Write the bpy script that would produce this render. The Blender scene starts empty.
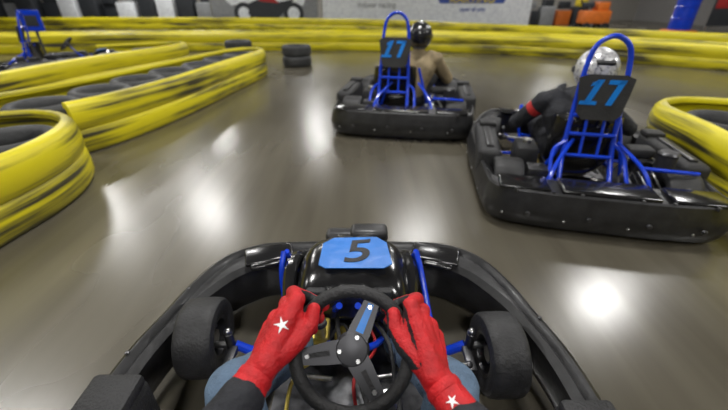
import bpy, bmesh, math, random
from mathutils import Vector, Matrix, noise, Euler
from mathutils.bvhtree import BVHTree
random.seed(7)
V=Vector
scene=bpy.context.scene
COL=scene.collection

# ---------------- materials ----------------
def newmat(name):
    m=bpy.data.materials.new(name); m.use_nodes=True
    nt=m.node_tree; b=nt.nodes['Principled BSDF']
    return m,nt,b
def mat(name,col,rough=.5,metal=0,coat=0,bump=0,bscale=60,var=0,vscale=8,emit=0):
    m,nt,b=newmat(name)
    b.inputs['Base Color'].default_value=(*col,1)
    b.inputs['Roughness'].default_value=rough
    b.inputs['Metallic'].default_value=metal
    b.inputs['Coat Weight'].default_value=coat
    b.inputs['Coat Roughness'].default_value=.12
    tc=nt.nodes.new('ShaderNodeTexCoord')
    n=nt.nodes.new('ShaderNodeTexNoise'); n.inputs['Scale'].default_value=vscale; n.inputs['Detail'].default_value=5
    nt.links.new(tc.outputs['Object'],n.inputs['Vector'])
    r=nt.nodes.new('ShaderNodeValToRGB')
    v=var if var else .12
    r.color_ramp.elements[0].position=.3; r.color_ramp.elements[1].position=.7
    r.color_ramp.elements[0].color=(*[c*(1-v) for c in col],1)
    r.color_ramp.elements[1].color=(*[min(1,c*(1+v)) for c in col],1)
    nt.links.new(n.outputs['Fac'],r.inputs['Fac']); nt.links.new(r.outputs['Color'],b.inputs['Base Color'])
    if bump:
        n2=nt.nodes.new('ShaderNodeTexNoise'); n2.inputs['Scale'].default_value=bscale; n2.inputs['Detail'].default_value=4
        nt.links.new(tc.outputs['Object'],n2.inputs['Vector'])
        bp=nt.nodes.new('ShaderNodeBump'); bp.inputs['Strength'].default_value=bump; bp.inputs['Distance'].default_value=.01
        nt.links.new(n2.outputs['Fac'],bp.inputs['Height']); nt.links.new(bp.outputs['Normal'],b.inputs['Normal'])
    if emit:
        b.inputs['Emission Color'].default_value=(*col,1); b.inputs['Emission Strength'].default_value=emit
    return m

M_PLAS=mat('black_plastic',(.017,.017,.018),.40,coat=.1,bump=.35,bscale=18,var=.5,vscale=12)
M_GLOSS=mat('gloss_black',(.010,.010,.011),.18,coat=.4,bump=.15,bscale=14)
M_MATTE=mat('matte_black',(.018,.018,.019),.6,bump=.4,bscale=120,var=.4)
M_RUB=mat('tire_rubber',(.02,.02,.021),.55,bump=.3,bscale=90,var=.4,vscale=20)
M_RUBO=mat('old_tire_rubber',(.035,.036,.037),.6,bump=.4,bscale=40,var=.5,vscale=6)
M_BLUE=mat('blue_paint',(.006,.05,.60),.25,coat=.5)
M_CYAN=mat('number_blue',(.0,.2,.68),.4,bump=.1)
M_PLATE=mat('number_plate_blue',(.0,.15,.55),.35,bump=.15,bscale=30,var=.15)
M_STEEL=mat('steel',(.5,.5,.5),.3,metal=1,var=.25,vscale=30)
M_DSTEEL=mat('dark_steel',(.1,.1,.105),.4,metal=.9,var=.4,vscale=30)
M_ALLOY=mat('alloy_plate',(.06,.06,.065),.45,metal=.6,var=.2)
M_BRASS=mat('brass',(.6,.47,.1),.35,metal=.7,var=.3,vscale=40)
M_RED=mat('red_glove',(.52,.008,.012),.6,bump=.35,bscale=180,var=.25,vscale=25)
M_WHITE=mat('white_print',(.85,.85,.85),.5)
M_GPALM=mat('glove_palm_black',(.015,.015,.017),.6,bump=.3,bscale=200)
M_SUIT=mat('black_suit',(.012,.013,.018),.75,bump=.4,bscale=70,var=.3)
M_JEAN=mat('denim',(.10,.155,.23),.85,bump=.5,bscale=160,var=.35,vscale=15)
M_KHAKI=mat('khaki_jacket',(.27,.21,.12),.85,bump=.5,bscale=60,var=.25)
M_SHOE=mat('shoe',(.04,.04,.045),.6)
M_VISOR=mat('visor',(.01,.012,.015),.05,coat=1)
M_HBLK=mat('helmet_black',(.015,.016,.018),.25,coat=.6)
M_ORANGE=mat('orange_paint',(.7,.17,.02),.5)
M_REDP=mat('red_paint',(.42,.02,.02),.6)
M_GREY=mat('grey_box',(.3,.31,.32),.6)
M_DARK=mat('dark_box',(.03,.034,.04),.6)
M_BAN=mat('banner_white',(.85,.88,.93),.6)
M_YTXT=mat('yellow_print',(.7,.55,.03),.5)
M_NAVY=mat('navy_print',(.05,.10,.4),.5)

def helmet_pattern():
    m,nt,b=newmat('helmet_graphic')
    tc=nt.nodes.new('ShaderNodeTexCoord')
    v=nt.nodes.new('ShaderNodeTexVoronoi')
    n=nt.nodes.new('ShaderNodeTexNoise'); n.inputs['Scale'].default_value=16; n.inputs['Detail'].default_value=4
    nt.links.new(tc.outputs['Object'],n.inputs['Vector']); nt.links.new(n.outputs['Color'],v.inputs['Vector'])
    v.inputs['Scale'].default_value=9
    r=nt.nodes.new('ShaderNodeValToRGB'); e=r.color_ramp.elements
    e[0].position=.14; e[0].color=(.03,.03,.035,1); e[1].position=.52; e[1].color=(.72,.72,.72,1)
    k=r.color_ramp.elements.new(.32); k.color=(.3,.3,.32,1)
    nt.links.new(v.outputs['Distance'],r.inputs['Fac']); nt.links.new(r.outputs['Color'],b.inputs['Base Color'])
    b.inputs['Metallic'].default_value=.2; b.inputs['Roughness'].default_value=.25; b.inputs['Coat Weight'].default_value=.6
    return m
M_HPAT=helmet_pattern()

def yellow_mat():
    m,nt,b=newmat('yellow_barrier_plastic')
    uv=nt.nodes.new('ShaderNodeUVMap')
    def nz(sx,sy,sc,det=6):
        mp=nt.nodes.new('ShaderNodeMapping'); mp.inputs['Scale'].default_value=(sx,sy,1)
        n=nt.nodes.new('ShaderNodeTexNoise'); n.inputs['Scale'].default_value=sc; n.inputs['Detail'].default_value=det; n.inputs['Roughness'].default_value=.58
        nt.links.new(uv.outputs['UV'],mp.inputs['Vector']); nt.links.new(mp.outputs['Vector'],n.inputs['Vector'])
        return n
    n1=nz(.45,13,1.6); n2=nz(.35,1.2,1.5,3)
    ad=nt.nodes.new('ShaderNodeMath'); ad.operation='MULTIPLY'
    nt.links.new(n1.outputs['Fac'],ad.inputs[0]); nt.links.new(n2.outputs['Fac'],ad.inputs[1])
    sx=nt.nodes.new('ShaderNodeSeparateXYZ'); nt.links.new(uv.outputs['UV'],sx.inputs[0])
    hr=nt.nodes.new('ShaderNodeValToRGB'); he=hr.color_ramp.elements
    he[0].position=0; he[0].color=(1.0,1.0,1.0,1); he[1].position=.5; he[1].color=(.76,.76,.76,1)
    q=he.new(.2); q.color=(1.0,1.0,1.0,1); q=he.new(.36); q.color=(.94,.94,.94,1)
    nt.links.new(sx.outputs['Y'],hr.inputs['Fac'])
    mu=nt.nodes.new('ShaderNodeMath'); mu.operation='MULTIPLY'
    nt.links.new(ad.outputs[0],mu.inputs[0]); nt.links.new(hr.outputs['Color'],mu.inputs[1])
    r=nt.nodes.new('ShaderNodeValToRGB'); e=r.color_ramp.elements
    e[0].position=.205; e[0].color=(0,0,0,1); e[1].position=.335; e[1].color=(1,1,1,1)
    nt.links.new(mu.outputs[0],r.inputs['Fac'])
    mx=nt.nodes.new('ShaderNodeMix'); mx.data_type='RGBA'
    mx.inputs['A'].default_value=(.72,.62,.01,1); mx.inputs['B'].default_value=(.04,.036,.018,1)
    nt.links.new(r.outputs['Color'],mx.inputs['Factor']); nt.links.new(mx.outputs['Result'],b.inputs['Base Color'])
    b.inputs['Roughness'].default_value=.4
    return m
M_YEL=yellow_mat()

def floor_mat():
    m,nt,b=newmat('polished_concrete')
    tc=nt.nodes.new('ShaderNodeTexCoord')
    def nz(sc,scale,det=5):
        mp=nt.nodes.new('ShaderNodeMapping'); mp.inputs['Scale'].default_value=sc
        n=nt.nodes.new('ShaderNodeTexNoise'); n.inputs['Scale'].default_value=scale; n.inputs['Detail'].default_value=det
        nt.links.new(tc.outputs['Object'],mp.inputs['Vector']); nt.links.new(mp.outputs['Vector'],n.inputs['Vector']); return n
    a=nz((5,.4,1),1.4,5); c=nz((1,.5,1),.7,3)
    mm=nt.nodes.new('ShaderNodeMix'); mm.data_type='FLOAT'; mm.inputs['Factor'].default_value=.66
    nt.links.new(a.outputs['Fac'],mm.inputs['A']); nt.links.new(c.outputs['Fac'],mm.inputs['B'])
    r=nt.nodes.new('ShaderNodeValToRGB'); e=r.color_ramp.elements
    e[0].position=.34; e[0].color=(.062,.054,.038,1); e[1].position=.66; e[1].color=(.130,.117,.088,1)
    nt.links.new(mm.outputs['Result'],r.inputs['Fac']); nt.links.new(r.outputs['Color'],b.inputs['Base Color'])
    rr=nt.nodes.new('ShaderNodeMapRange'); rr.inputs['From Min'].default_value=.3; rr.inputs['From Max'].default_value=.7; rr.inputs['To Min'].default_value=.2; rr.inputs['To Max'].default_value=.29
    nt.links.new(c.outputs['Fac'],rr.inputs['Value']); nt.links.new(rr.outputs['Result'],b.inputs['Roughness'])
    bp=nt.nodes.new('ShaderNodeBump'); bp.inputs['Strength'].default_value=.07; bp.inputs['Distance'].default_value=.02
    nt.links.new(a.outputs['Fac'],bp.inputs['Height']); nt.links.new(bp.outputs['Normal'],b.inputs['Normal'])
    b.inputs['Specular IOR Level'].default_value=1.0
    return m
def wall_mat(name,col,axis='X',scale=4.0):
    m,nt,b=newmat(name)
    tc=nt.nodes.new('ShaderNodeTexCoord')
    w=nt.nodes.new('ShaderNodeTexWave'); w.bands_direction=axis; w.inputs['Scale'].default_value=scale; w.inputs['Distortion'].default_value=0
    nt.links.new(tc.outputs['Object'],w.inputs['Vector'])
    r=nt.nodes.new('ShaderNodeValToRGB'); e=r.color_ramp.elements
    e[0].color=(*[c*.7 for c in col],1); e[1].color=(*col,1)
    nt.links.new(w.outputs['Fac'],r.inputs['Fac']); nt.links.new(r.outputs['Color'],b.inputs['Base Color'])
    bp=nt.nodes.new('ShaderNodeBump'); bp.inputs['Strength'].default_value=.6; bp.inputs['Distance'].default_value=.05
    nt.links.new(w.outputs['Fac'],bp.inputs['Height']); nt.links.new(bp.outputs['Normal'],b.inputs['Normal'])
    b.inputs['Roughness'].default_value=.6
    return m

# ---------------- geometry helpers ----------------
def catmull(pts,closed=False,step=None,n=8):
    P=[V(p) for p in pts]; out=[]
    N=len(P); rng=N if closed else N-1
    for i in range(rng):
        p0=P[(i-1)%N] if (closed or i>0) else P[0]*2-P[1]
        p1=P[i]; p2=P[(i+1)%N]
        p3=P[(i+2)%N] if (closed or i+2<N) else P[-1]*2-P[-2]
        k=n if step is None else max(2,int((p2-p1).length/step))
        for j in range(k):
            t=j/k
            out.append(.5*((2*p1)+(p2-p0)*t+(2*p0-5*p1+4*p2-p3)*t*t+(3*p1-p0-3*p2+p3)*t**3))
    if not closed: out.append(P[-1].copy())
    return out
def basis(d):
    d=d.normalized(); return d.to_track_quat('Z','Y').to_matrix()
class MB:
    def __init__(s): s.v=[];s.f=[];s.m=[];s.mats=[]
    def mi(s,m):
        if m not in s.mats: s.mats.append(m)
        return s.mats.index(m)
    def add(s,vs,fs,m,M=None):
        o=len(s.v); k=s.mi(m)
        for v in vs:
            v=V(v); s.v.append(M@v if M is not None else v)
        for f in fs: s.f.append([i+o for i in f]); s.m.append(k)
    def box(s,c,size,m,bev=.01,rot=None,seg=2,M=None):
        bm=bmesh.new(); bmesh.ops.create_cube(bm,size=1)
        for v in bm.verts: v.co=V((v.co.x*size[0],v.co.y*size[1],v.co.z*size[2]))
        if bev: bmesh.ops.bevel(bm,geom=bm.edges[:],offset=min(bev,min(size)*.45),segments=seg,affect='EDGES',profile=.5)
        R=Matrix.Translation(V(c))
        if rot is not None: R=R@Euler(rot).to_matrix().to_4x4()
        if M is not None: R=M@R
        bm.verts.ensure_lookup_table(); bm.verts.index_update()
        s.add([v.co.copy() for v in bm.verts],[[v.index for v in f.verts] for f in bm.faces],m,R); bm.free()
    def tube(s,pts,r,m,closed=False,n=10,smooth=True,k=6,M=None):
        P=catmull(pts,closed,n=k) if smooth and len(pts)>2 else [V(p) for p in pts]
        N=len(P)
        vs=[];fs=[]; up=None
        for i in range(N):
            a=P[(i-1)%N] if (closed or i>0) else P[i]; b=P[(i+1)%N] if (closed or i<N-1) else P[i]
            t=(b-a).normalized()
            if up is None:
                up=V((0,0,1)) if abs(t.z)<.9 else V((1,0,0))
            x=(up-t*up.dot(t)).normalized(); y=t.cross(x); up=x
            for j in range(n):
                a2=2*math.pi*j/n; vs.append(P[i]+x*math.cos(a2)*r+y*math.sin(a2)*r)
        for i in range(N if closed else N-1):
            for j in range(n):
                i2=(i+1)%N; fs.append([i*n+j,i*n+(j+1)%n,i2*n+(j+1)%n,i2*n+j])
        if not closed:
            fs.append(list(range(n))[::-1]); fs.append([(N-1)*n+j for j in range(n)])
        s.add(vs,fs,m,M)
    def cyl(s,p0,p1,r0,r1,m,n=20):
        p0=V(p0);p1=V(p1); d=p1-p0; L=d.length
        B=basis(d).to_4x4(); B.translation=p0
        e=min(.12*min(max(r0,.001),max(r1,.001)),L*.2)
        s.lathe([(0,0),(max(r0-e,.0005),0),(r0,e),(r1,L-e),(max(r1-e,.0005),L),(0,L)],m,B,n)
    def lathe(s,prof,m,M,seg=28,closed=False):
        vs=[];fs=[];n=len(prof)
        for i in range(seg):
            a=2*math.pi*i/seg
            for r,z in prof: vs.append(V((r*math.cos(a),r*math.sin(a),z)))
        for i in range(seg):
            i2=(i+1)%seg
            for j in range(n if closed else n-1):
                j2=(j+1)%n; fs.append([i*n+j,i2*n+j,i2*n+j2,i*n+j2])
        s.add(vs,fs,m,M)
    def ball(s,c,sc,m,seg=16,ring=10,M=None):
        if isinstance(sc,(int,float)): sc=(sc,)*3
        vs=[];fs=[]
        for i in range(ring+1):
            th=math.pi*i/ring
            for j in range(seg):
                a=2*math.pi*j/seg
                vs.append(V(c)+V((sc[0]*math.sin(th)*math.cos(a),sc[1]*math.sin(th)*math.sin(a),sc[2]*math.cos(th))))
        for i in range(ring):
            for j in range(seg): fs.append([i*seg+j,(i+1)*seg+j,(i+1)*seg+(j+1)%seg,i*seg+(j+1)%seg])
        s.add(vs,fs,m,M)
    def prism(s,poly,th,m,M):
        n=len(poly)
        vs=[V((x,y,0)) for x,y in poly]+[V((x,y,th)) for x,y in poly]
        fs=[list(range(n))[::-1],list(range(n,2*n))]+[[i,(i+1)%n,(i+1)%n+n,i+n] for i in range(n)]
        s.add(vs,fs,m,M)
    def finish(s,name,parent=None,angle=35):
        me=bpy.data.meshes.new(name); me.from_pydata([tuple(v) for v in s.v],[],s.f)
        for m in s.mats: me.materials.append(m)
        me.polygons.foreach_set('material_index',s.m)
        bm=bmesh.new(); bm.from_mesh(me)
        bmesh.ops.remove_doubles(bm,verts=bm.verts[:],dist=1e-5)
        bmesh.ops.recalc_face_normals(bm,faces=bm.faces[:]); bm.to_mesh(me); bm.free()
        me.polygons.foreach_set('use_smooth',[True]*len(me.polygons))
        me.set_sharp_from_angle(angle=math.radians(angle)); me.update()
        o=bpy.data.objects.new(name,me); COL.objects.link(o)
        if parent: o.parent=parent
        return o
def empty(name,loc=(0,0,0),rz=0,s=1):
    e=bpy.data.objects.new(name,None); e.location=loc; e.rotation_euler=(0,0,rz); e.scale=(s,s,s); COL.objects.link(e); e.empty_display_size=.2
    return e
def text_mesh(txt,size,m,name,parent,M,ext=.002,shear=0):
    c=bpy.data.curves.new(name,'FONT'); c.body=txt; c.size=size; c.align_x='CENTER'; c.align_y='CENTER'; c.extrude=ext; c.shear=shear; c.offset=size*.012
    t=bpy.data.objects.new('tmp',c); COL.objects.link(t)
    bpy.context.view_layer.update()
    me=bpy.data.meshes.new_from_object(t.evaluated_get(bpy.context.evaluated_depsgraph_get()))
    bpy.data.objects.remove(t)
    me.materials.clear(); me.materials.append(m); me.transform(M)
    o=bpy.data.objects.new(name,me); COL.objects.link(o)
    if parent: o.parent=parent
    return o

def organic(name,caps,voxel,mats,parent,smooth=6,fold=0,ffreq=18,labelfn=None):
    bm=bmesh.new()
    def sph(c,sc):
        M=Matrix.Translation(V(c))@Matrix.Diagonal((sc,sc,sc,1))
        bmesh.ops.create_icosphere(bm,subdivisions=3,radius=1,matrix=M)
    for (a,ra,b,rb,l) in caps:
        a=V(a);b=V(b); d=b-a
        sph(a,ra); sph(b,rb)
        if d.length>1e-4:
            M=Matrix.Translation((a+b)/2)@basis(d).to_4x4()
            bmesh.ops.create_cone(bm,cap_ends=True,segments=20,radius1=ra,radius2=rb,depth=d.length,matrix=M)
    me=bpy.data.meshes.new('t'); bm.to_mesh(me); bm.free()
    o=bpy.data.objects.new('t',me); COL.objects.link(o)
    r=o.modifiers.new('r','REMESH'); r.mode='VOXEL'; r.voxel_size=voxel
    sm=o.modifiers.new('s','SMOOTH'); sm.factor=.5; sm.iterations=smooth
    bpy.context.view_layer.update()
    m2=bpy.data.meshes.new_from_object(o.evaluated_get(bpy.context.evaluated_depsgraph_get()))
    bpy.data.objects.remove(o)
    if fold:
        nn=[v.normal.copy() for v in m2.vertices]
        for v,n in zip(m2.vertices,nn):
            f=noise.noise(v.co*ffreq)+.5*noise.noise(v.co*ffreq*2.1)
            v.co+=n*(f*fold)
    m2.materials.clear()
    for m in mats: m2.materials.append(m)
    def segd(p,a,ra,b,rb):
        a=V(a);b=V(b);d=b-a; L=d.length_squared
        t=0 if L<1e-9 else max(0,min(1,(p-a).dot(d)/L))
        return (p-(a+d*t)).length-(ra+(rb-ra)*t)
    for f in m2.polygons:
        p=f.center; best=1e9;lab=0
        for (a,ra,b,rb,l) in caps:
            dd=segd(p,a,ra,b,rb)
            if dd<best: best=dd;lab=l
        if labelfn: lab=labelfn(f,lab)
        f.material_index=lab; f.use_smooth=True
    m2.name=name
    ob=bpy.data.objects.new(name,m2); COL.objects.link(ob)
    if parent: ob.parent=parent
    return ob

# ---------------- kart ----------------
HALF=[(0,1.89),(.22,1.89),(.41,1.87),(.55,1.78),(.635,1.63),(.68,1.48),(.72,1.30),(.73,1.08),(.715,.8),(.69,.5),(.67,.28),(.64,.11),(.55,.03),(.38,.0),(.18,-.01),(0,-.01)]
WC=V((.023,1.085,.524)); WR=.127
WX=V((1,0,0)); WU=V((0,.7071,.7071)); WN=V((0,-.7071,.7071))

def kart_wheel(name,parent,c,r,w,rot=0,side=1):
    b=MB()
    M=Matrix.Translation(V(c))@Matrix.Rotation(rot,4,'Z')@Matrix.Rotation(math.pi/2*side,4,'Y')
    h=w/2; ri=r*.52
    prof=[(ri,-h*.8),(ri+.012,-h*.92),(r*.8,-h),(r*.93,-h*.93),(r*.985,-h*.78),(r,-h*.5),(r,0),(r,h*.5),(r*.985,h*.78),(r*.93,h*.93),(r*.8,h),(ri+.012,h*.92),(ri,h*.8),(ri-.004,0)]
    b.lathe(prof,M_RUB,M,48,closed=True)
    b.lathe([(ri+.004,-h*.85),(ri-.008,-h*.8),(ri-.014,-h*.3),(ri-.02,h*.1),(.03,h*.2),(.028,h*.55),(0,h*.55)],M_DSTEEL,M,32)
    b.lathe([(ri+.004,h*.85),(ri-.008,h*.8),(ri-.014,h*.4),(ri-.02,h*.15),(.03,h*.18)],M_STEEL,M,32)
    b.lathe([(ri-.02,-h*.2),(.03,-h*.1),(.026,-h*.6),(0,-h*.6)],M_STEEL,M,32)
    for i in range(5):
        a=i*2*math.pi/5
        p=M@V((.042*math.cos(a),.042*math.sin(a),-h*.1)); q=M@V((.042*math.cos(a),.042*math.sin(a),-h*.45)); b.cyl(p,q,.006,.006,M_STEEL,6)
        p=M@V((.042*math.cos(a),.042*math.sin(a),h*.1)); q=M@V((.042*math.cos(a),.042*math.sin(a),h*.45)); b.cyl(p,q,.006,.006,M_STEEL,6)
    return b.finish(name,parent)

def ring(parent):
    half=[V((x,y,0)) for x,y in HALF]
    full=half+[V((-p.x,p.y,0)) for p in half[-2:0:-1]]
    P=catmull(full,True,step=.035)
    n=len(P); vs=[];fs=[]
    prof_n=13
    for i in range(n):
        t=(P[(i+1)%n]-P[i-1]).normalized(); nr=V((-t.y,t.x,0))
        p=P[i]
        if nr.dot(p-V((0,.93,0)))<0: nr=-nr
        fr=max(0,min(1,(p.y-1.5)/.3)); re=max(0,min(1,(.28-p.y)/.25))
        th=.085+.065*fr+.17*re
        top=.24+.025*fr+.015*re
        prof=[(0-.02,.035),(0,.07),(.008,.12),(.0,.165),(-.010,top-.04),(-.018,top-.008),(-.032,top),(-.042,top-.006),(-.052,top-.022),(-th+.025,top-.018+.012*re),(-th,top-.035),(-th,.12),(-th+.03,.04)]
        for o,z in prof: vs.append(p+nr*o+V((0,0,z)))
    for i in range(n):
        i2=(i+1)%n
        for j in range(prof_n):
            j2=(j+1)%prof_n; fs.append([i*prof_n+j,i2*prof_n+j,i2*prof_n+j2,i*prof_n+j2])
    b=MB(); b.add(vs,fs,M_PLAS)
    acc=0
    for i in range(n):
        acc+=(P[i]-P[i-1]).length
        if acc>.3:
            acc=0
            t=(P[(i+1)%n]-P[i-1]).normalized(); nr=V((-t.y,t.x,0))
            if nr.dot(P[i]-V((0,.93,0)))<0: nr=-nr
            b.ball(P[i]+nr*.006+V((0,0,.10)),(.008,.008,.008),M_STEEL,8,6)
            b.ball(P[i]-nr*.032+V((0,0,.245)),(.008,.008,.004),M_DSTEEL,8,6)
    b.finish('bumper',parent)

def build_kart(name,loc,rz,own=False,number=True,seatx=0.0,s=1):
    K=empty(name,loc,rz,s)
    ring(K)
    b=MB()
    for s in (-1,1):
        dy=-.07 if (own and s>0) else 0
        b.box((s*.615,.83+dy,.2),(.16,.70,.22),M_MATTE,.035,seg=3)
        b.box((s*.60,1.10+dy,.32),(.13,.12,.04),M_MATTE,.012)
        b.box((s*.615,.78+dy,.315),(.05,.45,.02),M_PLAS,.008)
    b.finish('side_pods',K)
    b=MB()
    b.box((0,.13,.255),(.5,.19,.035),M_GLOSS,.015,seg=3)
    for s in (-1,1): b.box((s*.45,.13,.258),(.28,.18,.022),M_GLOSS,.01,seg=3)
    for x in (-.5,-.3,-.15,.15,.3,.5): b.cyl((x,.03,.24),(x,.03,.262),.011,.009,M_DSTEEL,8)
    for x in (-.42,-.1,.2,.46): b.cyl((x,-.012,.13),(x,-.03,.13),.014,.012,M_DSTEEL,10)
    b.finish('rear_cover',K)
    b=MB(); r=.015
    for s in (-1,1):
        b.tube([(s*.3,.15,.09),(s*.32,.5,.07),(s*.34,.9,.07),(s*.30,1.2,.07),(s*.25,1.5,.07),(s*.22,1.78,.08)],r,M_BLUE)
        b.tube([(s*.34,.7,.07),(s*.5,.75,.09),(s*.56,.9,.12),(s*.5,1.05,.09),(s*.33,1.12,.07)],.012,M_BLUE)
        if s>0: b.tube([(s*.255,1.69,.34),(s*.27,1.62,.29),(s*.30,1.46,.15),(s*.33,1.28,.09)],.011,M_BLUE)
        else: b.tube([(s*.265,1.69,.34),(s*.27,1.64,.28),(s*.265,1.61,.18),(s*.245,1.58,.08)],.011,M_BLUE)
        b.tube([(s*.255,1.69,.34),(s*.24,1.72,.25),(s*.22,1.76,.09)],.011,M_BLUE)
        b.tube([(s*.30,1.42,.07),(s*.36,1.42,.10),(s*.41,1.42,.13)],.017,M_BLUE)
        b.tube([(s*.12,1.52,.08),(s*.06,1.46,.25),(s*.03,1.40,.34)],.011,M_BLUE)
        b.cyl((s*.425,1.42,.08),(s*.425,1.42,.19),.016,.016,M_DSTEEL)
        b.cyl((s*.425,1.42,.13),(s*.48,1.42,.13),.013,.012,M_STEEL)
        b.ball((s*.425,1.42,.195),.014,M_STEEL,10,8)
        b.box((s*.41,1.36,.13),(.03,.1,.02),M_DSTEEL,.005)
        b.cyl((s*.40,1.33,.14),(s*.05,1.27,.15),.009,.009,M_STEEL)
        b.ball((s*.40,1.33,.14),.014,M_DSTEEL,10,8)
        b.tube([(s*.28,.62,.08),(s*.2,.55,.3),(s*.12,.56,.55)],.012,M_BLUE)
        b.tube([(s*.3,.2,.1),(s*.25,.3,.3),(s*.13,.5,.42)],.012,M_BLUE)
    for y,w in ((.18,.3),(.6,.32),(1.15,.31),(1.6,.235)): b.tube([(-w,y,.08),(w,y,.08)],r,M_BLUE)
    b.tube([(-.53,.42,.13),(.53,.42,.13)],.02,M_STEEL)
    b.finish('frame',K)
    b=MB()
    b.box((0,1.2,.052),(.5,.85,.006),M_DSTEEL,.002)
    for s in (-1,1):
        b.tube([(s*.16+.02,1.60,.07),(s*.16+.02,1.64,.16),(s*.16+.02,1.63,.23)],.007,M_STEEL)
        b.tube([(s*.16-.03,1.63,.23),(s*.16+.07,1.63,.23)],.009,M_STEEL)
    b.box((-.09,1.38,.24),(.05,.09,.05),M_BRASS,.008); b.cyl((-.09,1.35,.26),(-.09,1.35,.31),.02,.02,M_BRASS)
    b.cyl((-.09,1.35,.31),(-.09,1.35,.325),.024,.022,M_MATTE)
    b.tube([(-.09,1.40,.2),(-.11,1.42,.12),(-.12,1.44,.07)],.009,M_STEEL)
    b.box((-.03,1.45,.15),(.05,.05,.04),M_BRASS,.006)
    b.box((-.14,1.12,.10),(.06,.12,.05),M_BRASS,.01)
    b.cyl((-.14,1.10,.12),(-.14,1.10,.17),.025,.025,M_STEEL)
    b.box((.12,1.18,.12),(.09,.14,.1),M_MATTE,.02); b.cyl((.12,1.18,.17),(.12,1.18,.20),.03,.028,M_STEEL)
    b.tube([(-.1,1.4,.12),(-.02,1.45,.2),(.03,1.3,.12),(.1,1.1,.08),(.2,.8,.08)],.006,M_MATTE)
    b.tube([(-.02,1.38,.14),(-.16,1.25,.2),(-.18,1.05,.1),(-.2,.8,.08)],.006,M_BRASS)
    b.tube([(.06,1.5,.2),(.13,1.32,.25),(.15,1.15,.15),(.2,.8,.08)],.007,M_MATTE)
    b.tube([(.02,1.5,.25),(.09,1.36,.2),(.02,1.22,.22),(.05,1.1,.1)],.005,M_REDP)
    b.tube([(-.05,1.5,.22),(-.02,1.3,.28),(.06,1.2,.2),(.0,1.05,.12)],.007,M_MATTE)
    b.finish('floor_tray',K)
    b=MB(); nu,nv=20,16; vs=[];fs=[]
    prof=[(1.43,.24,.17),(1.44,.30,.185),(1.46,.355,.20),(1.52,.388,.21),(1.60,.402,.215),(1.68,.405,.215),(1.74,.38,.21),(1.80,.31,.215),(1.84,.25,.215)]
    pr=catmull([V(p) for p in prof],n=4)
    for p in pr:
        for i in range(nu+1):
            u=-1+2*i/nu
            e=abs(u)**4
            vs.append(V((u*p.z+.01,p.x+(-.03*e),p.y-.12*e*(1 if p.y>.3 else max(0,(p.y-.2)/.1))+.006*math.sin(abs(u)*9))))
    for j in range(len(pr)-1):
        for i in range(nu): fs.append([j*(nu+1)+i,j*(nu+1)+i+1,(j+1)*(nu+1)+i+1,(j+1)*(nu+1)+i])
    b.add(vs,fs,M_GLOSS); o=b.finish('front_fairing',K)
    so=o.modifiers.new('sol','SOLIDIFY'); so.thickness=.012
    b=MB()
    for s in (-1,1):
        b.tube([(s*.2,1.44,.22),(s*.215,1.50,.28),(s*.225,1.60,.31),(s*.22,1.70,.30),(s*.21,1.78,.25)],.026,M_GLOSS)
        b.box((s*.35,1.77,.265),(.2,.11,.02),M_GLOSS,.01,rot=(0,0,-s*.3),seg=3)
        b.box((s*.35,1.70,.262),(.12,.03,.02),M_GLOSS,.01,rot=(0,0,-s*.3),seg=3)
        b.box((s*.11,1.455,.345),(.07,.03,.03),M_MATTE,.01)
    b.box((.07,1.76,.385),(.15,.08,.045),M_PLAS,.021,seg=3)
    b.box((.02,1.80,.34),(.26,.07,.05),M_PLAS,.022,seg=3)
    b.finish('fairing_trim',K)
    M=Matrix.Translation((.018,1.585,.412))@Matrix.Rotation(math.radians(8),4,'X')
    poly=[(-.125,-.06),(-.118,.045),(-.08,.075),(.08,.08),(.115,.05),(.13,-.055),(.1,-.075),(-.1,-.075)]
    b=MB(); b.prism(poly,.004,M_PLATE,M); b.finish('nose_number_plate',K)
    text_mesh('5',.15,M_MATTE,'nose_number',K,M@Matrix.Translation((0,0,.0055))@Matrix.Rotation(.12,4,'Z')@Matrix.Scale(1.4,4,(1,0,0)),.001,shear=.2)
    if own:
        kart_wheel('front_tire_left',K,(-.522,1.445,.14),.14,.13,.05,-1)
        kart_wheel('front_tire_right',K,(.51,1.375,.14),.14,.125,.03,1)
    else:
        kart_wheel('front_tire_left',K,(-.52,1.42,.14),.14,.13,-.1,-1)
        kart_wheel('front_tire_right',K,(.52,1.42,.14),.14,.13,-.1,1)
    kart_wheel('rear_tire_left',K,(-.5,.42,.145),.145,.19,0,-1)
    kart_wheel('rear_tire_right',K,(.5,.42,.145),.145,.19,0,1)
    b=MB(); BW=Matrix((WX,WU,WN)).transposed().to_4x4(); BW.translation=WC
    pts=[WC+(WX*math.cos(a)+WU*math.sin(a))*WR for a in [i*2*math.pi/48 for i in range(48)]]
    b.tube(pts,.0155,M_MATTE,closed=True,n=14,smooth=False)
    for k,a in enumerate((math.radians(188),math.radians(300),math.radians(66))):
        R=BW@Matrix.Rotation(a,4,'Z')
        w0,w1=.026,.017
        b.prism([(.0,-w0),(.05,-w0*.95),(.118,-w1),(.118,w1),(.05,w0*.95),(.0,w0)],.006,M_ALLOY,R@Matrix.Translation((0,0,-.012)))
        b.prism([(.05,-.006),(.10,-.005),(.10,.005),(.05,.006)],.0015,M_MATTE,R@Matrix.Translation((0,0,-.006)))
        for xx in (.028,.10):
            p=R@V((xx,0,-.006)); q=R@V((xx,0,.001)); b.cyl(p,q,.0065,.0055,M_STEEL,6)
        if k==2: b.prism([(.04,-.009),(.108,-.007),(.108,.007),(.04,.009)],.002,M_CYAN,R@Matrix.Translation((0,0,-.0055)))
    b.lathe([(0,.0),(.016,-.001),(.034,-.004),(.04,-.01),(.04,-.02),(0,-.02)],M_ALLOY,BW,28)
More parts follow.
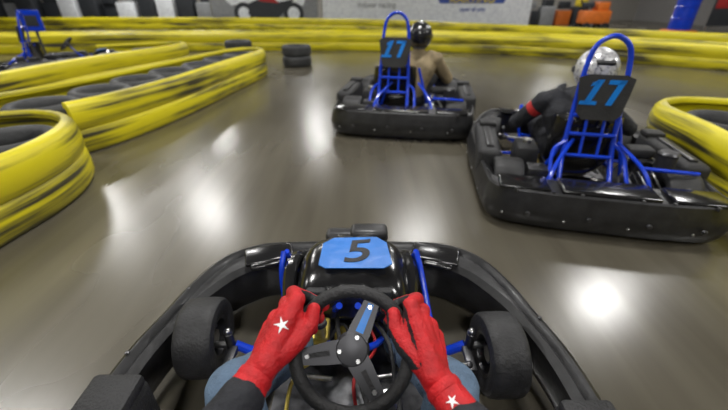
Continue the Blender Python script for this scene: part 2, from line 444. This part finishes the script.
    b.cyl(WC-WN*.02,WC-WN*.07,.03,.022,M_ALLOY)
    b.cyl(WC-WN*.06,V((.01,1.33,.17)),.011,.011,M_BLUE)
    b.tube([(-.12,1.5,.09),(-.05,1.30,.27),(.012,1.24,.34),(.075,1.30,.27),(.14,1.5,.09)],.011,M_BLUE)
    b.finish('steering_wheel',K)
    sx=seatx if not own else .05
    b=MB(); cl=[(1.0,.20),(.92,.17),(.8,.11),(.68,.10),(.6,.16),(.56,.3),(.535,.42),(.52,.52),(.515,.56)]
    off=-.14 if own else 0
    pr=catmull([V((0,y,z)) for y,z in cl],n=3); vs=[];fs=[];nu=16
    for j,p in enumerate(pr):
        f=j/(len(pr)-1); w=.15+.06*math.sin(min(1,f*1.2)*math.pi*.6)-(.06 if f>.9 else 0)
        for i in range(nu+1):
            u=-1+2*i/nu; e=abs(u)**3
            vs.append(V((sx+u*w,p.y+off+e*.13*max(0,(f-.4)/.6),p.z+e*.12*(1-max(0,(f-.5)*2)))))
    for j in range(len(pr)-1):
        for i in range(nu): fs.append([j*(nu+1)+i,j*(nu+1)+i+1,(j+1)*(nu+1)+i+1,(j+1)*(nu+1)+i])
    b.add(vs,fs,M_GLOSS); o=b.finish('seat',K); so=o.modifiers.new('sol','SOLIDIFY'); so.thickness=.012
    b=MB(); yo=-.02+off
    b.tube([(sx-.15,.34+yo,.12),(sx-.14,.48+yo,.35),(sx-.13,.54+yo,.6),(sx-.115,.58+yo,.85),(sx-.085,.595+yo,.97),(sx,.60+yo,1.02),(sx+.085,.595+yo,.97),(sx+.115,.58+yo,.85),(sx+.13,.54+yo,.6),(sx+.14,.48+yo,.35),(sx+.15,.34+yo,.12)],.015,M_BLUE,n=12)
    for z,y in ((.34,.455),(.47,.485),(.58,.51),(.80,.57)): b.tube([(sx-.13,y+yo,z),(sx+.13,y+yo,z)],.012,M_BLUE)
    for dx in (-.05,.05): b.tube([(sx+dx,.455+yo,.34),(sx+dx,.51+yo,.58)],.009,M_BLUE)
    for s in (-1,1): b.tube([(sx+s*.13,.5+yo,.42),(sx+s*.2,.47+yo,.36),(sx+s*.22,.36+yo,.24),(sx+s*.24,.22,.12)],.012,M_BLUE)
    b.finish('seat_hoop',K)
    MBd=Matrix.Translation((sx,.505+yo,.65))@Matrix.Rotation(math.radians(80),4,'X')
    b=MB(); b.prism([(-.12,-.06),(-.145,.1),(-.15,.15),(-.1,.17),(.1,.17),(.15,.15),(.145,.1),(.12,-.06),(.09,-.09),(-.09,-.09)],.01,M_MATTE,MBd)
    if number:
        q=.72
        T=MBd@Matrix.Translation((-.06,.07,.012))@Matrix.Scale(q,4)@Matrix.Scale(1.25,4,(1,0,0)); sl=.03
        b.prism([(-.017-sl,-.09),(.021-sl,-.09),(.021+sl,.1),(-.017+sl,.1)],.003,M_CYAN,T)
        b.prism([(-.025,.045),(sl-.01,.07),(sl+.0,.1),(-.015,.075)],.003,M_CYAN,T)
        b.prism([(-.075,-.1),(.03,-.1),(.033,-.07),(-.07,-.07)],.003,M_CYAN,T)
        T=MBd@Matrix.Translation((.06,.07,.012))@Matrix.Scale(q,4)@Matrix.Scale(1.25,4,(1,0,0))
        b.prism([(-.017-sl,-.1),(.021-sl,-.1),(.021+sl,.1),(-.017+sl,.1)],.003,M_CYAN,T)
        b.prism([(-.055,.065),(sl+.01,.065),(sl+.018,.1),(-.05,.1)],.003,M_CYAN,T)
    b.finish('number_board',K)
    b=MB(); ex,ey=.36,.62
    b.box((ex,ey,.14),(.19,.22,.12),M_DSTEEL,.02)
    for i in range(6): b.box((ex+.01,ey,.215+i*.014),(.15-.004*i,.15,.006),M_DSTEEL,.002)
    b.box((ex,ey,.25),(.10,.10,.1),M_DSTEEL,.01)
    b.cyl((ex+.07,ey-.12,.27),(ex+.07,ey-.12,.37),.055,.055,M_MATTE); b.cyl((ex+.07,ey-.12,.37),(ex+.07,ey-.12,.385),.06,.052,M_DSTEEL)
    b.box((ex-.03,ey+.02,.33),(.16,.12,.06),M_MATTE,.02)
    b.cyl((ex-.12,ey,.15),(ex-.06,ey,.15),.07,.07,M_STEEL,24)
    b.tube([(ex+.05,ey+.08,.22),(ex+.1,ey+.15,.22),(ex+.13,ey+.05,.2),(ex+.14,ey-.2,.2)],.018,M_STEEL)
    b.cyl((ex+.14,ey-.1,.2),(ex+.14,ey-.32,.2),.035,.035,M_DSTEEL)
    b.tube([(ex-.08,ey-.22,.3),(ex+.05,ey-.26,.31),(ex+.2,ey-.24,.3)],.012,M_BLUE)
    b.box((-.36,.68,.22),(.15,.24,.2),M_MATTE,.03)
    b.cyl((-.36,.68,.32),(-.36,.68,.345),.03,.028,M_STEEL)
    b.box((-.33,.38,.22),(.12,.12,.1),M_DSTEEL,.01)
    b.cyl((-.22,.42,.13),(-.235,.42,.13),.085,.085,M_STEEL,28)
    for i in range(5): b.tube([(ex-.1+.03*i,ey-.1,.2),(ex-.15+.03*i,ey-.2,.24+.01*i),(ex-.1+.04*i,ey-.28,.15)],.006,M_MATTE if i%2 else M_STEEL)
    b.finish('engine',K)
    return K

# ---------------- people ----------------
def hand_frame(side):
    a=math.radians(150 if side<0 else 24)
    O=WX*math.cos(a)+WU*math.sin(a)
    T=(WX*math.sin(a)-WU*math.cos(a)) if side<0 else (-WX*math.sin(a)+WU*math.cos(a))
    P=WC+O*WR
    return O,T,P
def build_hand(side,name,parent,elbow,mats,voxel,logo):
    O,T,P=hand_frame(side); N=WN
    L=lambda o,n,t:P+O*o+N*n+T*t
    W=L(.014 if side<0 else .010,.080,-.105)
    caps=[];mcps=[]
    specs=[(.036,28,[60,66,66],[.060,.054,.042,.034],.0150),
           (.008,37,[62,68,64],[.066,.057,.044,.034],.0155),
           (-.020,48,[60,66,60],[.066,.056,.043,.033],.0147),
           (-.046,60,[54,60,54],[.060,.051,.040,.031],.0133)]
    for k,(t,a0,da,rs,fr) in enumerate(specs):
        pts=[];a=a0; drift=0
        for j in range(4):
            th=math.radians(a); pts.append(L(rs[j]*math.sin(th),rs[j]*math.cos(th),t+drift)); drift+=.004
            if j<3: a+=da[j]
        mcps.append(pts[0])
        rr=[fr*1.14,fr*1.06,fr*.98,fr*.86]
        for j in range(3): caps.append((pts[j],rr[j],pts[j+1],rr[j+1],0))
    D=(V(elbow)-W).normalized()
    acr=(mcps[0]-mcps[3]); acr=(acr-D*acr.dot(D)).normalized()
    for k,m in enumerate(mcps):
        caps.append((m,.0175,W+acr*(.016-.010*k),.027,0))
    for k in range(3):
        mm=(mcps[k]+mcps[k+1])*.5; dw=(W-mm).normalized()
        caps.append((mm+dw*.014-O*.004,.0185,W,.030,0))
    th=[L(-.002,.076,-.070),L(-.018,.060,-.030),L(-.022,.048,.006),L(-.012,.042,.034)]
    tr=[.026,.0215,.0175,.0150]
    caps.append((W,.030,th[0],tr[0],0))
    for j in range(3): caps.append((th[j],tr[j],th[j+1],tr[j+1],0))
    web=(th[1]+mcps[0])*.5+N*-.002
    caps.append((th[0],.024,web-T*.012,.0165,0)); caps.append((web-T*.012,.0165,mcps[1],.017,0)); caps.append((th[1],.018,web-T*.006,.015,0)); caps.append((web-T*.006,.015,mcps[0]-T*.004,.015,0))
    CL=.048 if side<0 else .075
    caps.append((W,.032,W+D*.02,.032,0)); caps.append((W+D*.02,.032,W+D*CL,.037,0))
    def lab(f,l):
        c=f.center-P; c2=c-T*c.dot(T); d=c2.length
        tt=c.dot(T)
        if abs(tt)<.08 and d<.05 and f.normal.dot(-c2.normalized())>.35: return 1
        if side>0 and f.normal.dot((-O-T*.3).normalized())>.5 and c.dot(O)<.015 and tt>-.075: return 1
        if f.normal.dot(D)>.6 and (f.center-W).dot(D)>CL*.6: return 1
        return 0
    g=organic(name,caps,voxel,mats,parent,smooth=3,fold=.0014,ffreq=50,labelfn=lab)
    b=MB()
    b2=basis(D).to_4x4(); b2.translation=W+D*.018
    b.lathe([(.0315,0),(.0345,.001),(.0358,.006),(.0358,.014),(.0345,.019),(.0325,.020)],mats[0],b2,28)
    b.finish(name+'_strap',parent)
    if logo:
        bvh=BVHTree.FromPolygons([v.co for v in g.data.vertices],[list(p.vertices) for p in g.data.polygons])
        def star(c,up,nrm,R,nm):
            nrm=nrm.normalized(); up=(up-nrm*up.dot(nrm)).normalized(); rt=up.cross(nrm)
            K=8; out=[]
            pr=[(0,1.0),(.22,.30),(1.05,.42),(.36,-.08),(.72,-.95),(.0,-.38),(-.72,-.95),(-.36,-.08),(-1.05,.42),(-.22,.30)]
            for x,y in pr: out.append((x*R,y*R))
            vs=[(0,0)];fs=[]
            for q in range(1,K+1):
                for (x,y) in out: vs.append((x*q/K,y*q/K))
            for i in range(10): fs.append([0,1+i,1+(i+1)%10])
            for q in range(K-1):
                for i in range(10): fs.append([1+q*10+i,1+(q+1)*10+i,1+(q+1)*10+(i+1)%10,1+q*10+(i+1)%10])
            co=[]
            for x,y in vs:
                p=c+rt*x+up*y+nrm*.08
                h=bvh.ray_cast(p,-nrm)
                co.append((h[0] if h[0] is not None else c)+nrm*.0014)
            bb=MB(); bb.add(co,fs,M_WHITE); bb.finish(nm,parent)
        mid=(mcps[1]+mcps[0])*.5
        axis=(mid-W).normalized()
        if side<0:
            cen=mid*.64+W*.36; star(cen,(axis-O*.6),V((.05,.55,1.2))-cen,.015,name+'_emblem')
        else:
            cen=W+D*.052; star(cen,-D,V((.05,.55,1.2))-cen,.011,name+'_emblem')
    return W,D,CL

def helmet(name,parent,c,m,mtrim,tilt=0,yaw=0,s=1.0):
    M=Matrix.Translation(V(c))@Matrix.Rotation(yaw,4,'Z')@Matrix.Rotation(tilt,4,'X')@Matrix.Scale(s,4)
    b=MB(); vs=[];fs=[];seg,rg=40,28
    def sh(th,a,k=1.0):
        x=math.sin(th)*math.cos(a);y=math.sin(th)*math.sin(a);z=math.cos(th)
        p=V((x*.122,y*.148,z*.132))
        if y>0 and z<0: p.y*=1+.16*min(1,-z*2); p.x*=1-.08*min(1,-z*2)*max(0,y)
        if y<0 and z<-.3: p.y*=1-.12*(-z-.3)
        p*=k
        if p.z<-.118: p.z=-.118
        return p
    for i in range(rg+1):
        for j in range(seg): vs.append(sh(math.pi*i/rg,2*math.pi*j/seg))
    for i in range(rg):
        for j in range(seg): fs.append([i*seg+j,(i+1)*seg+j,(i+1)*seg+(j+1)%seg,i*seg+(j+1)%seg])
    b.add(vs,fs,m,M)
    vs=[];fs=[];nu,nv=18,6
    for i in range(nv+1):
        for j in range(nu+1):
            th=math.radians(66+38*i/nv); a=math.radians(90-72+144*j/nu); vs.append(sh(th,a,1.025))
    for i in range(nv):
        for j in range(nu): fs.append([i*(nu+1)+j,(i+1)*(nu+1)+j,(i+1)*(nu+1)+j+1,i*(nu+1)+j+1])
    b.add(vs,fs,M_VISOR,M)
    for sx in (-1,1): b.cyl(M@V((sx*.118,.03,0)),M@V((sx*.13,.03,0)),.022,.02,mtrim,16)
    b.tube([M@(sh(math.radians(150),2*math.pi*j/24,1.0)) for j in range(24)],.008,mtrim,closed=True,n=8,smooth=False)
    b.box((0,-.135,.04),(.1,.04,.02),mtrim,.008,M=M,rot=(.5,0,0))
    b.box((0,.165,-.075),(.07,.012,.025),mtrim,.005,M=M)
    b.finish(name,parent)

def build_driver(name,loc,rz,hip,sh,head,elb,jacket,legs,glove,hm,own=False,s=1,red=False,hs=1):
    D=empty(name,loc,rz,s)
    gl=[]
    for s in (-1,1):
        e=V((elb[0][0 if s<0 else 1],elb[1],elb[2]))
        W,d,CL=build_hand(s,'left_glove' if s<0 else 'right_glove',D,e,glove,.0024 if own else .005,own)
        gl.append((s,e,W,d,CL))
    h=V(hip); C=V(sh); caps=[]
    pel=h; waist=h.lerp(C,.35)+V((0,-.03,0)); chest=h.lerp(C,.75)+V((0,-.02,0))
    caps.append((pel+V((-.07,0,0)),.115,pel+V((.07,0,0)),.115,1))
    caps.append((pel+V((-.05,0,.02)),.115,waist+V((-.055,0,0)),.105,0)); caps.append((pel+V((.05,0,.02)),.115,waist+V((.055,0,0)),.105,0))
    caps.append((waist+V((-.055,0,0)),.105,chest+V((-.085,0,0)),.115,0)); caps.append((waist+V((.055,0,0)),.105,chest+V((.085,0,0)),.115,0))
    caps.append((chest+V((-.085,0,0)),.11,C+V((-.12,0,0)),.075,0)); caps.append((chest+V((.085,0,0)),.11,C+V((.12,0,0)),.075,0))
    caps.append((C+V((-.14,0,-.01)),.072,C+V((.14,0,-.01)),.072,0))
    nk=V(head)+V((0,-.01,-.08)); caps.append((C,.075,C.lerp(nk,.5),.06,0)); caps.append((C.lerp(nk,.5),.056,nk,.056,0))
    for s,e,W,d,CL in gl:
        S=C+V((s*.18,0,-.015))
        caps.append((C+V((s*.12,0,-.01)),.075,S,.072,0)); 
        m0=S.lerp(e,.18); m1=S.lerp(e,.4)
        caps.append((S,.07,m0,.066,0)); caps.append((m0,.066,m1,.06,3 if (red and s<0) else 0)); caps.append((m1,.06,e,.052,0)); caps.append((e,.053,W+d*(CL+.05),.047,0)); caps.append((W+d*(CL+.05),.047,W+d*(CL+.02),.043,0))
        caps.append((W+d*(CL+.02),.036,W+d*.045,.026,0))
    for s in (-1,1):
        H=pel+V((s*.09,.02,-.01)); kn,an,to=[V((q[0][0 if s<0 else 1],q[1],q[2])) for q in legs]
        caps.append((H,.1,H.lerp(kn,.5),.082,1)); caps.append((H.lerp(kn,.5),.082,kn,.064,1)); caps.append((kn,.064,kn.lerp(an,.35),.06,1)); caps.append((kn.lerp(an,.35),.06,an,.043,1))
        heel=an+V((0,-.03,-.045))
        caps.append((heel,.034,an,.04,2)); caps.append((heel,.034,to,.032,2)); caps.append((an,.038,to+V((0,-.04,.0)),.034,2))
    organic('body',caps,.008,[jacket,(M_JEAN if own else M_SUIT),M_SHOE,M_REDP],D,smooth=5,fold=.005,ffreq=16)
    helmet('helmet',D,head,hm,M_MATTE if hm is not M_HBLK else M_DSTEEL,tilt=-.15,s=hs)
    return D

# ================= BUILD =================
own=build_kart('go_kart',(-.05,-.55,0),0,own=True)
build_driver('kart_driver',(-.05,-.55,0),0,(.05,.56,.22),(.05,.53,.80),(.05,.40,1.03),((-.25,.30),.80,.52),M_SUIT,
    [((-.265,.26),1.08,.39),((-.13,.16),1.44,.13),((-.13,.16),1.585,.20)],[M_RED,M_GPALM],M_HBLK,own=True)
k1=((.335,3.36,0),-math.radians(10)); k2=((1.355,1.70,0),-math.radians(13))
LG=[((-.24,.26),1.12,.38),((-.13,.17),1.46,.13),((-.13,.17),1.59,.20)]
build_kart('go_kart',*k1,seatx=-.11,s=1.07)
build_driver('kart_driver',*k1,(.02,.74,.22),(.10,.80,.61),(.10,.84,.81),((-.30,.42),.90,.40),M_KHAKI,LG,[M_SUIT,M_GPALM],M_HBLK,s=1.07)
build_kart('go_kart',*k2,seatx=-.04)
build_driver('kart_driver',*k2,(-.03,.72,.22),(-.10,.80,.60),(-.01,.82,.80),((-.42,.34),.90,.40),M_SUIT,LG,[M_SUIT,M_GPALM],M_HPAT,red=True,hs=1.05)
build_kart('go_kart',(-6.3,6.6,0),math.radians(-70),seatx=0)

# ---------------- barriers ----------------
def barrier(name,pts,h=.45,closed=False,parent=None):
    P=catmull([V((x,y,0)) for x,y in pts],closed,step=.12)
    n=len(P); prof=[(0,.01),(.012,.04),(.014,.12),(.012,.19),(0,.215),(.012,.24),(.014,.34),(.006,.41),(-.012,.445),(-.04,.45),(-.052,.43),(-.05,.40),(-.03,.39),(-.02,.3),(-.02,.01)]
    k=h/.45; m=len(prof); vs=[];uvs=[];fs=[];L=random.uniform(0,20)
    for i in range(n):
        if i: L+=(P[i]-P[i-1]).length
        a=P[(i-1)%n] if (closed or i) else P[i]; b=P[(i+1)%n] if (closed or i<n-1) else P[i]
        t=(b-a).normalized(); nr=V((t.y,-t.x,0))
        for o,z in prof:
            w=.008*math.sin(L*2.1)
            vs.append(P[i]+nr*(o*1.5+w)+V((0,0,z*k))); uvs.append((L,z))
    for i in range(n if closed else n-1):
        i2=(i+1)%n
        for j in range(m): j2=(j+1)%m; fs.append([i*m+j,i2*m+j,i2*m+j2,i*m+j2])
    if not closed: fs.append(list(range(m))); fs.append([(n-1)*m+j for j in range(m)][::-1])
    me=bpy.data.meshes.new(name); me.from_pydata([tuple(v) for v in vs],[],fs); me.materials.append(M_YEL)
    uv=me.uv_layers.new(name='UVMap')
    for lp in me.loops: uv.data[lp.index].uv=uvs[lp.vertex_index]
    me.polygons.foreach_set('use_smooth',[True]*len(me.polygons)); me.set_sharp_from_angle(angle=math.radians(50)); me.update()
    o=bpy.data.objects.new(name,me); COL.objects.link(o)
    if parent: o.parent=parent
    return o
TP=[(.19,.0),(.2,-.07),(.225,-.095),(.265,-.098),(.29,-.08),(.3,-.05),(.3,0),(.3,.05),(.29,.08),(.265,.098),(.225,.095),(.2,.07)]
def tires(name,cs,hi=2,s=1.0,parent=None):
    b=MB()
    for (x,y) in cs:
        for k in range(hi):
            M=Matrix.Translation((x+random.uniform(-.015,.015),y+random.uniform(-.015,.015),.1*s+.198*s*k))@Matrix.Scale(s,4)
            b.lathe(TP,M_RUBO,M,28,closed=True)
            for g in (-.03,.03): b.lathe([(.298,g-.006),(.3035,g-.003),(.3035,g+.003),(.298,g+.006)],M_MATTE,M,28)
    return b.finish(name,parent,50)
def tire_barrier(paths,stacks,h=.45):
    E=empty('tire_barrier')
    for i,p in enumerate(paths): barrier('yellow_belt',p,h,parent=E)
    tires('tires',stacks,parent=E)
tire_barrier([[(-2.25,-3),(-2.15,-1),(-2.06,.5),(-2.02,1.5),(-1.97,2.0),(-2.04,2.4),(-2.25,2.72),(-2.6,2.86),(-3.0,2.75)]],
  [(-2.42,2.35),(-2.40,1.65),(-2.45,.95),(-2.5,.25),(-2.55,-.5),(-3.05,2.2),(-3.1,1.5)])
ts=[]
for i in range(7):
    f=i/6; ts.append((-2.92+.78*f+.03*math.sin(i*2),3.3+3.45*f))
tire_barrier([[(-2.48,3.02),(-2.34,3.3),(-2.2,3.8),(-2.06,4.5),(-1.92,5.5),(-1.78,6.6),(-1.82,7.0),(-2.1,7.2),(-2.45,6.9),(-2.7,6.0),(-2.98,4.8),(-3.35,3.6),(-3.8,3.0)]],ts)
tire_barrier([[(-4.2,3.6),(-4.3,4.6),(-4.1,6.0),(-3.6,7.6),(-3.7,8.1),(-4.2,8.2),(-5.2,7.6)]],
  [(-4.65,4.6),(-4.6,5.3),(-4.45,6.0),(-4.3,6.7),(-4.1,7.4),(-5.3,4.5)])
A=[(-14,8.9),(-10,9.6),(-6,10.2),(-1.8,10.5),(1,10.3),(3.4,9.8),(5.2,8.7),(6.95,7.3),(8.4,5.3),(9.0,2.5),(9.0,-2)]
B=[(-19,18),(-12,18.6),(-6,18.4),(0,16.8),(4.0,13.6),(6.6,11.2),(9.0,9.0),(10.6,6.2),(11.4,3),(11.4,-2)]
def offset_row(path,d,sp):
    P=catmull([V((x,y,0)) for x,y in path],step=.1); out=[];acc=0
    for i in range(1,len(P)-1):
        acc+=(P[i]-P[i-1]).length
        if acc>sp:
            acc=0;t=(P[i+1]-P[i-1]).normalized(); q=P[i]+V((-t.y,t.x,0))*d; out.append((q.x,q.y))
    return out
tire_barrier([A,offset_row(A,.85,1.2)],offset_row(A,.42,.66))
tire_barrier([B],offset_row(B,.42,.8),.5)
tire_barrier([[(2.40,.0),(2.30,1.0),(2.26,1.9),(2.38,2.5),(2.46,3.0),(2.67,3.25),(3.0,3.3),(3.5,3.1),(4.0,2.6)][::-1]],
  [(2.87,2.78),(2.76,2.1),(2.75,1.4),(2.85,.7),(3.5,2.6)])
tires('tire_stack',[(-1.38,8.0)],2)
tires('tire_stack',[(-2.9,9.0)],2)

# ---------------- room ----------------
def room_box(name,c,size,m):
    b=MB(); b.box(c,size,m,0); return b.finish(name)
FM=floor_mat()
room_box('floor',(-2,9,-.05),(40,36,.1),FM)
WM=wall_mat('corrugated_metal_wall',(.40,.38,.34),'X',5)
WMy=wall_mat('corrugated_metal_wall_side',(.30,.29,.28),'Y',5)
room_box('wall_back',(-2,27.05,3.2),(40,.1,6.4),WM)
room_box('wall_front',(-2,-9.05,3.2),(40,.1,6.4),WM)
room_box('wall_left',(-22.05,9,3.2),(.1,36.2,6.4),WMy)
room_box('wall_right',(18.05,9,3.2),(.1,36.2,6.4),WMy)
room_box('ceiling',(-2,9,6.45),(40,36,.1),mat('ceiling_panel',(.3,.3,.3),.8))
b=MB()
for y in range(-6,27,4): b.box((-2,y,6.25),(40,.15,.3),M_GREY,0)
b.finish('ceiling_beams')

# lights
M_LAMP=mat('lamp_glow',(1,.99,.97),.5,emit=9)
lights=[(-9.5,11.5),(-5.9,11.8),(-2.8,21),(6.4,7.2),(0,3.2),(-6,3),(6,-1),(0,-4),(-6,-4),(9,14),(3,20.5),(-12,18),(-14,6),(12,4),(-9,22),(1.8,10),(3,23),(11,22)]
for i,(x,y) in enumerate(lights):
    b=MB(); b.box((0,0,.09),(1.3,.95,.08),M_GREY,.02)
    b.tube([(-.4,0,.12),(-.4,0,.5)],.01,M_DSTEEL,smooth=False); b.tube([(.4,0,.12),(.4,0,.5)],.01,M_DSTEEL,smooth=False)
    b.box((0,0,.047),(1.2,.85,.01),M_LAMP,0)
    o=b.finish('ceiling_lamp'); o.location=(x,y,5.85)
    ld=bpy.data.lights.new('area','AREA'); ld.shape='RECTANGLE'; ld.size=1.2; ld.size_y=.85; ld.energy={15:90,3:140}.get(i,205); ld.color=(1,.985,.96)
    lo=bpy.data.objects.new('lamp_light',ld); lo.location=(0,0,.03); COL.objects.link(lo); lo.parent=o
w=bpy.data.worlds.new('w'); scene.world=w; w.use_nodes=True
w.node_tree.nodes['Background'].inputs[0].default_value=(.8,.85,.9,1); w.node_tree.nodes['Background'].inputs[1].default_value=.4

# banners
def banner(x0,x1,y,z0,z1,m):
    b=MB(); b.box(((x0+x1)/2,y,(z0+z1)/2),(x1-x0,.03,z1-z0),m,.005)
    b.tube([(x0,y,z1),(x1,y,z1)],.03,M_STEEL,smooth=False)
    for x in (x0,x1): b.tube([(x,y,0),(x,y,z1)],.03,M_STEEL,smooth=False)
    return b
RX=Matrix.Rotation(math.pi/2,4,'X')
b=banner(-7.3,-2.2,19.6,.2,2.6,M_GREY)
Mb=Matrix.Translation((-4.6,19.56,0.1))@RX@Matrix.Scale(.95,4)
def circ(x,y,r,n=24): return [(x+r*math.cos(2*math.pi*i/n),y+r*math.sin(2*math.pi*i/n)) for i in range(n)]
for x in (-1.2,1.3): b.prism(circ(x,.55,.5),.01,M_DARK,Mb); b.prism(circ(x,.55,.3),.012,M_BAN,Mb)
b.prism([(-2.4,1.5),(-1.8,.9),(-1.0,1.0),(1.8,.9),(2.3,1.9),(-2.4,1.9)],.008,M_BAN,Mb)
b.prism([(-1.0,.5),(-.9,1.0),(-.5,1.15),(.1,1.25),(.6,1.05),(1.4,1.2),(.9,.7),(.5,.35),(-.3,.3)],.014,M_DARK,Mb)
b.prism([(-.4,1.1),(-.1,1.7),(.3,1.8),(.3,1.3),(.6,1.0)],.016,M_REDP,Mb)
b.finish('motorcycle_banner')
b=banner(-2.0,8.0,19.6,.1,2.6,M_BAN)
Mc=Matrix.Translation((0,19.57,0))@RX
b.prism([(3.6,1.05),(6.6,1.05),(7.4,2.2),(3.0,2.2)],.008,M_NAVY,Mc)
o=b.finish('race_banner')
M2=lambda x,z:Matrix.Translation((x,19.57,z))@RX
text_mesh('KARTING',.5,M_YTXT,'banner_text',o,Matrix.Translation((0,-.02,0))@M2(5.1,1.22),.004,shear=.2)
text_mesh('indoor racing',.34,M_GREY,'banner_text_2',o,M2(.6,.98),.004)
text_mesh('open all year',.24,M_NAVY,'banner_text_3',o,M2(5.2,.8),.004)
# right-hand clutter
b=MB()
b.box((0,0,.55),(1.1,.7,.5),M_ORANGE,.06); b.box((.2,0,.95),(.5,.5,.35),M_ORANGE,.05); b.box((-.35,0,1.0),(.3,.5,.2),M_DARK,.03)
b.tube([(-.5,0,.8),(-.7,0,1.2),(-.72,0,1.4)],.03,M_DARK)
for x in (-.4,.4):
    for y in (-.33,.33): b.lathe([(.05,-.05),(.16,-.05),(.18,0),(.16,.05),(.05,.05)],M_RUB,Matrix.Translation((x,y,.18))@RX,20,closed=True)
o=b.finish('floor_sweeper'); o.location=(9.9,17.5,0)
b=MB(); b.lathe([(0,0),(.28,0),(.3,.05),(.29,.3),(.31,.32),(.29,.34),(.29,.6),(.31,.62),(.29,.64),(.3,.9),(.27,.93),(0,.93)],M_BLUE,Matrix(),32)
b.box((0,0,-.2),(.7,.7,.4),M_ORANGE,.05)
o=b.finish('plastic_drum'); o.location=(9.6,12.2,.4)
b=MB()
for x in (-.9,.9): b.tube([(x,0,0),(x,0,1.9)],.03,M_STEEL,smooth=False)
b.box((0,-.03,1.0),(1.9,.04,1.0),M_DARK,.01); b.box((0,-.055,1.15),(1.8,.02,.35),M_REDP,.005)
o=b.finish('track_sign'); o.location=(11.3,12.2,0)
text_mesh('42 ZR',.4,M_WHITE,'sign_text',o,Matrix.Translation((0,-.075,.95))@RX,.004,shear=.3)
b=MB()
for i in range(5):
    b.box((i*.9,random.uniform(-.2,.2),.35+.1*(i%2)),(.75,.6,.7+.2*(i%2)),[M_DARK,M_GREY,M_ORANGE,M_DARK,M_GREY][i],.04)
    b.box((i*.9,0,.95+.1*(i%2)),(.5,.45,.35),[M_GREY,M_DARK,M_DARK,M_YTXT,M_DARK][i],.04)
o=b.finish('tool_crates'); o.location=(8.9,22,0)
b=MB()
for i in range(13):
    hh=random.uniform(.8,1.8); b.box((i*1.05,random.uniform(-.3,.3),hh/2),(.9,.7,hh),random.choice([M_DARK,M_DARK,M_GREY,M_DARK,M_BAN,M_DARK]),.05)
    b.box((i*1.05,0,hh+.15),(.6,.5,.3),random.choice([M_DARK,M_GREY,M_DARK]),.04)
o=b.finish('storage_crates'); o.location=(-20,22.3,0)
b=MB()
b.cyl((0,0,0),(0,0,.04),.25,.22,M_DARK); b.tube([(0,0,0),(0,0,1.0)],.025,M_DARK,smooth=False); b.box((0,-.03,.82),(.45,.03,.4),M_BLUE,.02); b.box((0,-.05,.82),(.3,.01,.2),M_DARK,.01)
o=b.finish('corner_marker_sign'); o.location=(-6.9,8.4,0)

# camera
cd=bpy.data.cameras.new('cam'); cam=bpy.data.objects.new('camera',cd); COL.objects.link(cam)
cam.location=(0,0,1.2); cam.rotation_euler=(math.radians(90-29.7),0,0)
cd.sensor_width=36; cd.lens=17.8; cd.clip_start=.02
cd.dof.use_dof=True; cd.dof.focus_distance=.95; cd.dof.aperture_fstop=2.0
scene.camera=cam
try: scene.view_settings.view_transform='Standard'
except Exception: pass
